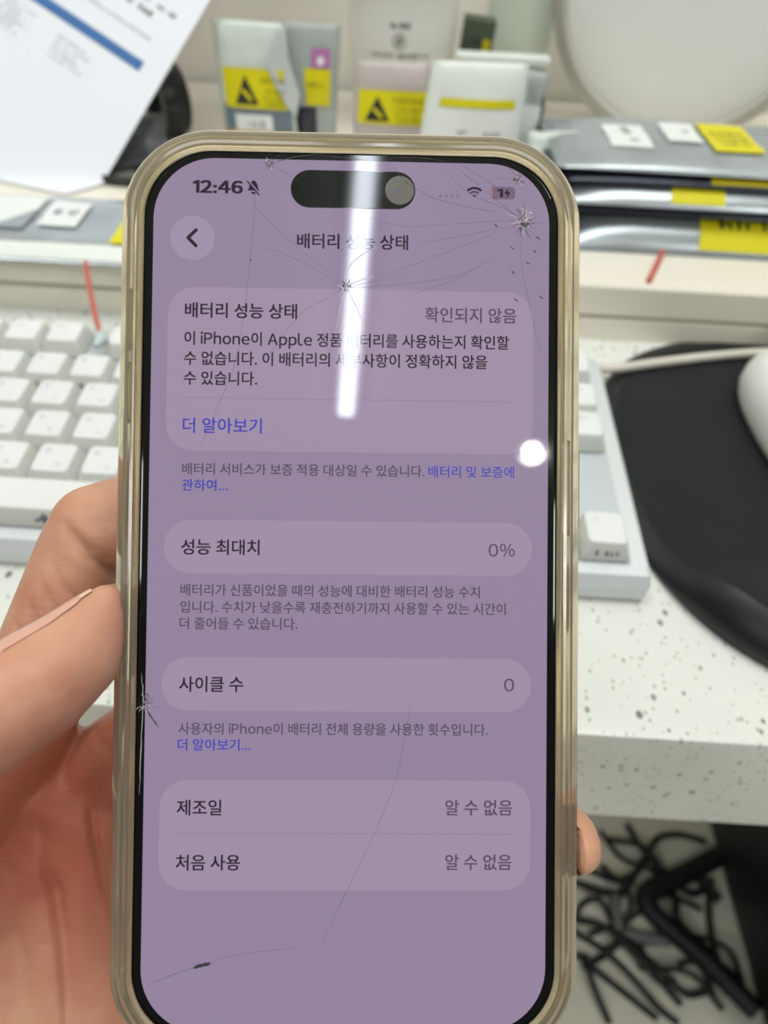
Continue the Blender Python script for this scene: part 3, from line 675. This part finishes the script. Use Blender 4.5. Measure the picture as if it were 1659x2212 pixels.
def text(body, x0, x1, base, size, mi=2, bold=.0):
    vs, fs, wd = text_geo(body, 1, 0); k = (x1-x0)/wd; q = max(0, bold)*.62
    for n_, (ox, oy) in enumerate(((-1, -.6), (1, .6), (-1, .6), (1, -.6)) if q > .002 else ((0, 0),)):
        d.add([(sx(x0+(x+ox*q)*k), sy(base-(y+oy*q)*size), .055+.0006*n_) for x, y in vs], fs, mi)
stroke(43, 74, 35, 82, 3.4); stroke(35, 82, 43, 90, 3.4, z=.052)
text('12:46', 39.8, 88.8, 35.6, 16.6, 2, .062)
text('배터리 성능 상태', 145.2, 257.5, 89.2, 16.6, 2, .032)
text('배터리 성능 상태', 33.4, 145.7, 161.7, 16.8, 2, .028)
text('확인되지 않음', 275.8, 368.6, 162.6, 17, 3, .022)
text('이 iPhone이 Apple 정품 배터리를 사용하는지 확인할', 33.2, 361.3, 189.6, 15.4, 2, .022)
text('수 없습니다. 이 배터리의 세부사항이 정확하지 않을', 33.2, 339.2, 209.8, 15.4, 2, .022)
text('수 있습니다.', 33.2, 106.5, 229.9, 15.4, 2, .022)
text('더 알아보기', 33, 111.8, 278.4, 17, 4, .02)
text('배터리 서비스가 보증 적용 대상일 수 있습니다.', 33, 276.4, 320.6, 13, 3, .02)
text('배터리 및 보증에', 280.5, 367.3, 320.6, 13, 4, .01)
text('관하여...', 33, 78.3, 337, 13, 4, .02)
text('성능 최대치', 33.4, 111.2, 400.6, 17, 2, .022)
text('0%', 342.2, 368.6, 401, 17, 3, .012)
text('배터리가 신품이었을 때의 성능에 대비한 배터리 성능 수치', 33.3, 333.4, 442, 13, 3, .02)
text('입니다. 수치가 낮을수록 재충전하기까지 사용할 수 있는 시간이', 33.3, 359.8, 459, 13, 3, .02)
text('더 줄어들 수 있습니다.', 33, 150.2, 475.4, 13, 3, .02)
text('사이클 수', 33.6, 96.9, 537.4, 17, 2, .022)
text('0', 358.8, 368.8, 536.5, 17, 3, .01)
text('사용자의 iPhone이 배터리 전체 용량을 사용한 횟수입니다.', 33.6, 342.4, 580, 13, 3, .02)
text('더 알아보기...', 33, 105.1, 596, 13, 4, .02)
text('제조일', 33.2, 77.1, 659.6, 17, 2, .022)
text('알 수 없음', 300.6, 367.7, 659.2, 17, 3, .02)
text('처음 사용', 33.1, 96.3, 713.8, 17, 2, .022)
text('알 수 없음', 301, 367.2, 713.4, 17, 3, .02)
# silent bell
poly([(93.6, 32.6), (95.4, 30.8), (96.2, 26.5), (98, 23.4), (100.2, 22), (102.4, 23.4), (104.2, 26.5), (105, 30.8), (106.8, 32.6)], 2, .05)
poly([(97.8, 34), (102.6, 34), (101.6, 36.2), (98.8, 36.2)], 2, .05)
stroke(94.4, 22.6, 106.4, 36.4, 2.6, 0, .053); stroke(94.0, 23.2, 105.9, 36.9, 1.3, 2, .056)
for k in range(4): poly(rr(3.2, 3.2, 1.2, 3, 290.2+k*5.9, 34.4), 9, .05)
for r0, r1 in ((8.8, 11.2), (5.0, 7.3), (0.01, 3.3)):      # wifi fan
    n = 12; th0, th1 = math.radians(225), math.radians(315); cx0, cy0 = 325, 35.4
    for i in range(n):
        a, c = th0+(th1-th0)*i/n, th0+(th1-th0)*(i+1)/n
        poly([(cx0+r0*math.cos(a), cy0+r0*math.sin(a)), (cx0+r1*math.cos(a), cy0+r1*math.sin(a)), (cx0+r1*math.cos(c), cy0+r1*math.sin(c)), (cx0+r0*math.cos(c), cy0+r0*math.sin(c))], 2 if r0 > 6 else 3, .05)
poly(rr(26, 13, 4.2, 6, 353.6, 30), 6, .045); poly([(341, 26), (343.4, 24.4), (343.4, 35.6), (341, 34)], 8, .05)
text('1', 349, 353.6, 34.2, 11.4, 2, .06)
poly([(359.6, 24.6), (355.4, 30.8), (358.4, 30.8), (357.6, 35.4), (362, 29), (359, 29)], 2, .05)
disp = d.build('display', PX, ph, smooth=False, clean=False)
b = MB(); z = .062
b.rings([[(sx(x), sy(y), z+dz) for x, y in rr(126.5-i, 38.4-i, 19-i/2, 12, 201.2, 29.6)] for i, dz in ((0, -.03), (0, 0), (1, .004))]); isl = b.build('camera_cutout', M['island'], ph, smooth=False)
b = MB(); b.lathe([(2.45, .03), (2.45, .074), (2.2, .08)], (sx(248.6), sy(29.4), 0), n=40); ln = b.build('front_camera', M['lens'], isl, smooth=False); ln['label'] = 'smudged grey front camera window'
b = MB(); b.lathe([(.5, .06), (.5, .092)], (sx(247), sy(30), 0), n=20); b.build('lens_element', M['lenscore'], ln)
# --- cracks in the glass: hairlines and crushed impact points
def hair(b, pts, w=.1, mi=0, z=.11, jit=.25, seed=1):
    rnd = random.Random(seed); P = smooth_path([(sx(x), sy(y), z) for x, y in pts], 7)
    for i in range(1, len(P)-1): P[i] += Vector((rnd.uniform(-jit, jit)*.22, rnd.uniform(-jit, jit)*.22, 0))
    L_, R_ = [], []
    for i, p in enumerate(P):
        t_ = (P[min(i+1, len(P)-1)]-P[max(0, i-1)]).normalized(); n_ = Vector((-t_.y, t_.x, 0))
        ww = w*(.25+.75*min(1, min(i, len(P)-1-i)/4))*rnd.uniform(.7, 1.2)
        L_.append(p+n_*ww/2); R_.append(p-n_*ww/2)
    n = len(P); b.add(L_+R_, [(i, i+1, n+i+1, n+i) for i in range(n-1)], mi)
def star(b, x, y, n, r0, r1, seed, w=.12, z=.115):
    rnd = random.Random(seed)
    for k in range(n):
        a = 2*math.pi*(k+rnd.random()*.8)/n; r = rnd.uniform(r0, r1)
        q = rnd.uniform(.0, .3)*r
        hair(b, [(x+q*math.cos(a), y+q*math.sin(a)), (x+r*.6*math.cos(a+.1), y+r*.6*math.sin(a+.1)), (x+r*math.cos(a), y+r*math.sin(a))], w, rnd.choice((0, 0, 1, 2)), z, .3, seed+k)
def chips(b, x, y, n, rad, seed, mi=(1, 2, 3), z=.12, s0=.5, s1=1.7):
    rnd = random.Random(seed)
    for k in range(n):
        a, r = rnd.random()*6.28, rad*math.sqrt(rnd.random()); cx, cy = x+r*math.cos(a), y+r*math.sin(a)*1.2; s_ = rnd.uniform(s0, s1)
        pts = [(sx(cx+s_*rnd.uniform(.5, 1)*math.cos(t_)), sy(cy+s_*rnd.uniform(.5, 1)*math.sin(t_)), z+.004*rnd.random()) for t_ in (0, 1.3, 2.6, 3.9, 5.2)]
        b.add(pts, [(0, 1, 2, 3, 4)], rnd.choice(mi))
CM = [M['crack'], M['crackl'], M['crackd'], M['crackg']]
def crack(build, label=None):
    b = MB(); build(b); o = b.build('crack', CM, ph, smooth=False, clean=False)
    if label: o['label'] = label
def c_right(b):
    for i, p in enumerate(([(289, 3), (318, 30), (356, 46), (372, 57)], [(301, 1), (332, 25), (361, 48), (374, 58)], [(306, 0), (320, 7), (344, 22), (351, 28)], [(235, -2), (255, 21), (268, 29), (287, 38), (323, 46), (352, 50)],
                           [(219, 58), (243, 65), (266, 66), (337, 60), (372, 58)], [(266, 83), (314, 75), (372, 61)], [(231, 118), (267, 104), (314, 85), (370, 63)], [(376, 62), (373, 98), (380, 136), (393, 192)],
                           [(376, 60), (398, 72)], [(250, 140), (300, 122), (350, 95)], [(380, 60), (400, 60)], [(382, 68), (402, 84)])):
        hair(b, p, .14 if i < 4 else .1, 0, .11, .2, 40+i)
    star(b, 376, 60, 40, 5, 19, 3); chips(b, 376, 60, 46, 8, 5, (1, 3, 3, 2)); chips(b, 379, 50, 26, 6, 6, (1, 3, 3)); chips(b, 375.6, 61.5, 6, 2, 8, (2,), .13, 1.2, 2.4)
    for k, (x, y) in enumerate(((345, 62), (362, 85), (388, 74), (378, 100), (392, 135), (363, 110), (366, 138), (385, 88))): hair(b, [(x, y), (x+2.5, y+2), (x+4, y+3)], .22, 2, .115, .2, 70+k)
crack(c_right, 'crushed impact star near the top right corner')
crack(lambda b: (star(b, 370, 16, 16, 3, 9, 11), chips(b, 370, 16, 16, 4.5, 12, (2, 3)), hair(b, [(370, 16), (362, 6), (358, 0)], .12, 0, .11, .2, 3), hair(b, [(368, 16), (350, 15), (338, 18)], .1, 0, .11, .2, 4)))
def c_top(b):
    for i, p in enumerate(([(116, 5), (153, 26)], [(116, 5), (140, -2), (167, -6), (188, -7)], [(116, 5), (103, 3)], [(116, 5), (126, -4), (134, -9)], [(116, 5), (108, -1)], [(153, -8), (185, -3), (215, -1)], [(300, -1), (260, -5), (236, -2)], [(118, 15), (124, 19)])):
        hair(b, p, .14, 0 if i != 1 else 2, .11, .2, 90+i)
    star(b, 116, 5, 18, 3, 8, 14); chips(b, 116, 5, 14, 3.2, 15, (2, 3))
crack(c_top)
def c_mid(b):
    for i, p in enumerate(([(195, 130), (144, 88), (104, 51), (103, 29)], [(195, 130), (144, 102), (100, 86)], [(195, 130), (220, 124), (262, 112)], [(195, 130), (160, 150), (145, 163), (109, 211)],
                           [(103, 29), (98, 103), (87, 197), (67, 254), (47, 303)], [(195, 130), (230, 128), (300, 118), (340, 100)])):
        hair(b, p, .1, 0, .11, .2, 120+i)
    hair(b, [(194, 128), (196, 112), (208, 98), (226, 88)], .16, 1, .112, .15, 131); hair(b, [(196, 131), (206, 150), (212, 165), (214, 180)], .16, 1, .112, .15, 132)
    hair(b, [(194, 132), (190, 150), (184, 180)], .1, 1, .112, .15, 133); hair(b, [(197, 128), (210, 122), (224, 118)], .14, 1, .112, .1, 134)
    star(b, 195, 129, 14, 4, 10, 18); chips(b, 195, 130, 12, 4, 19, (1, 2, 2, 3), .12, .8, 2.2); chips(b, 98, 103, 3, 1.5, 21, (2,), .12, .6, 1.2)
crack(c_mid, 'impact point with long hairlines above the first panel')
def c_left(b):
    star(b, 1, 551, 18, 4, 15, 23); chips(b, 0, 549, 26, 7, 24, (3, 3, 2)); hair(b, [(2, 556), (8, 566), (14, 574)], .25, 2, .115, .2, 7); hair(b, [(-4, 520), (-2, 545), (-3, 590), (-4, 640)], .16, 1, .115, .3, 9)
crack(c_left, 'chipped spot on the left edge')
def c_low(b):
    hair(b, [(8, 826), (35, 816), (61, 807)], .14, 0, .11, .2, 200); hair(b, [(61, 807), (98, 797), (167, 790)], .08, 0, .11, .2, 201)
    hair(b, [(170, 806), (208, 724), (248, 633), (267, 540)], .1, 0, .11, .2, 202); hair(b, [(52, 811), (57, 808.5), (62, 807.6), (69, 806)], .6, 2, .115, .2, 203)
crack(c_low)

# ================================================================== THE HAND (same frame as the phone, millimetres)
hb = MB()
def ball(c, r):
    n, k = 20, 10; rs = [[(c[0]+r*math.sin(math.pi*j/k)*math.cos(2*math.pi*i/n), c[1]+r*math.sin(math.pi*j/k)*math.sin(2*math.pi*i/n), c[2]+r*math.cos(math.pi*j/k)) for i in range(n)] for j in range(1, k)]
    hb.rings(rs)
def chain(pts, step=2.5):
    for (p0, r0), (p1, r1) in zip(pts[:-1], pts[1:]):
        p0, p1 = Vector(p0), Vector(p1); n = max(2, int((p1-p0).length/step))
        for i in range(n+1): ball(p0.lerp(p1, i/n), r0+(r1-r0)*i/n)
# index finger, thumb, middle, ring, little
chain([((-71.5, -45, -26), 12), ((-61.6, -19, -24), 9.8), ((-53.2, 4.2, -23), 8.9), ((-50, 9.5, -22), 9.1), ((-40, 12.6, -21.6), 9.1), ((-30, 16, -21), 8.4), ((-16, 19, -20), 7.8), ((-6, 21, -19), 6.6)])
chain([((-96, -72, -12), 15), ((-90, -58, -3), 13.4), ((-78.5, -34.4, 9), 11), ((-65.2, -25.4, 12.5), 9.4), ((-53.4, -18.2, 11), 8.9), ((-47.9, -14.4, 7.6), 8.7), ((-43.9, -10.5, 3.5), 7.7), ((-41.6, -6.4, 1.4), 5.8), ((-39.6, -2.4, 1), 3.4)])
chain([((-60, -50, -34), 12.5), ((-36, -30, -29), 10), ((-16, -14, -22.5), 9.2), ((6, -6, -20.5), 8.4), ((24, -3, -20), 7)])
chain([((-52, -62, -36), 12.5), ((-26, -52, -30), 9.8), ((2, -46, -23.5), 9), ((24, -44, -20.6), 8.2), ((35.5, -44, -15.5), 7.2), ((38.9, -44.3, -8), 5.7), ((39.7, -44.5, -4.5), 4.4)])
chain([((-48, -78, -36), 12), ((-24, -72, -28), 9), ((0, -68, -22), 7.6), ((16, -66, -19.4), 7), ((26, -65, -18.6), 5.6)])
# palm, thumb ball, heel, wrist, forearm
for a, c in ((((-70, -44, -31), 14), ((-50, -52, -32), 13.4)), (((-50, -52, -32), 13.4), ((-46, -78, -33), 14.6)), (((-66, -56, -32), 15), ((-56, -92, -32), 16)), (((-84, -56, -24), 15), ((-80, -84, -24), 17)),
             (((-94, -66, -16), 15), ((-88, -98, -22), 18)), (((-46, -78, -33), 14.6), ((-50, -112, -34), 18)), (((-56, -92, -32), 16), ((-64, -128, -36), 20)), (((-80, -84, -24), 17), ((-82, -128, -36), 20)),
             (((-88, -98, -22), 18), ((-86, -126, -32), 19)), (((-74, -128, -37), 20), ((-84, -180, -46), 23)), (((-60, -128, -37), 18), ((-70, -180, -46), 22)), (((-78, -180, -46), 24), ((-84, -205, -52), 26)),
             (((-78, -48, -28), 13.5), ((-66, -36, -29), 11)), (((-58, -50, -30), 12), ((-76, -66, -26), 14))):
    chain([a, c], 4)
me = bpy.data.meshes.new('hand_raw'); me.from_pydata([Vector(p)*.001 for p in hb.v], [], hb.f)
raw = bpy.data.objects.new('hand_raw', me); COL.objects.link(raw)
md = raw.modifiers.new('r', 'REMESH'); md.mode = 'VOXEL'; md.voxel_size = .00066; md.use_smooth_shade = True
ms = raw.modifiers.new('s', 'SMOOTH'); ms.factor = .6; ms.iterations = 13
bpy.context.view_layer.update()
hm = bpy.data.meshes.new_from_object(raw.evaluated_get(bpy.context.evaluated_depsgraph_get())); hm.name = 'hand'
bpy.data.objects.remove(raw); bpy.data.meshes.remove(me)
CRE = [([(-51.1, -38.5), (-48.8, -47.6), (-46.6, -58), (-43.9, -65.8), (-41.4, -71.5)], 1.3, .85, -40), ([(-58.6, -44.3), (-57.3, -52.4), (-55.8, -59.3), (-53.7, -70.2), (-52.4, -80), (-52, -92)], 1.2, .9, -40),
       ([(-53.2, 11.4), (-51.2, 7.8), (-48.4, 4), (-44, .4), (-40, -2)], 1.5, 1.1, -40), ([(-51.2, 9.6), (-47.7, 6), (-43.5, 2)], .5, .9, -40),
       ([(-56, 4), (-52.5, -2), (-47, -6)], .55, .55, -40), ([(-58, 1), (-55, -5), (-50, -9.5)], .55, .55, -40), ([(-60, -3), (-57.5, -9), (-53, -13)], .5, .55, -40), ([(-62.5, -7), (-60, -13)], .5, .55, -40),
       ([(-63, -62), (-60, -72), (-60, -86)], .6, 1.2, -40), ([(-52, -30), (-47, -33), (-43, -38)], .4, 1.0, -40)]
hm.vertices.foreach_get
nrm = [v.normal.copy() for v in hm.vertices]
for v, n in zip(hm.vertices, nrm):
    p = v.co*1000
    if n.z > .05 and -70 < p.x < -34 and p.z < -4:
        for pl, dep, wd, zmin in CRE:
            best, fr = 1e9, 0
            for k_, ((x0, y0), (x1, y1)) in enumerate(zip(pl[:-1], pl[1:])):
                dx, dy = x1-x0, y1-y0; t_ = max(0, min(1, ((p.x-x0)*dx+(p.y-y0)*dy)/(dx*dx+dy*dy)))
                dd = (p.x-x0-t_*dx)**2+(p.y-y0-t_*dy)**2
                if dd < best: best, fr = dd, (k_+t_)/(len(pl)-1)
            if best < 9*wd*wd: p -= n*dep*math.exp(-best/(wd*wd))*math.sin(math.pi*min(1, max(0, fr)))**.7
    elif p.z > 4 and n.z > .2 and -66 < p.x < -46:      # faint wrinkles across the thumb joint
        s_ = (p.x+53)*.88+(p.y+18)*.47
        p -= n*.12*math.exp(-s_*s_/30)*math.sin(s_*2.4)
    # skin flattens where it presses on the case
    lim = 39.5 if p.z < -3 else 39.5-.28*(p.z+3)-.06*(p.z+3)**2
    if -11.4 < p.z < 1.9 and -lim < p.x < -30: p.x = -lim
    if -11.4 < p.z < 1.9 and 30 < p.x < lim: p.x = lim
    if abs(p.x) < 39.5 and p.z > -11.5 and p.z < 0: p.z = -11.5
    v.co = p*.001
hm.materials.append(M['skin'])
for p in hm.polygons: p.use_smooth = True
hand = bpy.data.objects.new('hand', hm); COL.objects.link(hand)
mm = PHM.copy(); mm.translation = mm.translation*.001+Vector((0, 0, DESK)); hand.matrix_world = mm
tag(hand, 'left hand holding the cracked phone from behind, thumb on its side', 'hand'); BASE['hand'] = Vector((0, 0, 0))
# thumbnail, seen along its edge
ax = Vector((.72, .56, -.42)).normalized(); nd = Vector((-.46, .85, -.28)); nd = (nd-ax*nd.dot(ax)).normalized(); sd_ = ax.cross(nd).normalized()
def thumb_c(t_):
    P = [((-53.4, -18.2, 11), 8.9), ((-47.9, -14.4, 7.6), 8.7), ((-43.9, -10.5, 3.5), 7.7), ((-41.6, -6.4, 1.4), 5.8), ((-39.6, -2.4, 1), 3.4)]
    k = min(3, int(t_)); f = t_-k; return Vector(P[k][0]).lerp(Vector(P[k+1][0]), f), P[k][1]+(P[k+1][1]-P[k][1])*f
b = MB(); NU, NV = 16, 12; pts = []
for j in range(NV+1):
    t_ = .75+3.1*j/NV; c, r = thumb_c(t_)
    for i in range(NU+1):
        a = (i/NU-.5)*1.9*(1 if j < NV-2 else .9); pts.append(c+(nd*math.cos(a)+sd_*math.sin(a))*(r+.10-.5*(1 if j == 0 else 0)))
fs = [(j*(NU+1)+i, j*(NU+1)+i+1, (j+1)*(NU+1)+i+1, (j+1)*(NU+1)+i) for j in range(NV) for i in range(NU)]
b.add(pts, fs); b.mi = [1 if k >= (NV-2)*NU else 0 for k in range(len(fs))]
nl = b.build('fingernail', [M['nail'], M['nailtip']], hand, angle=80)
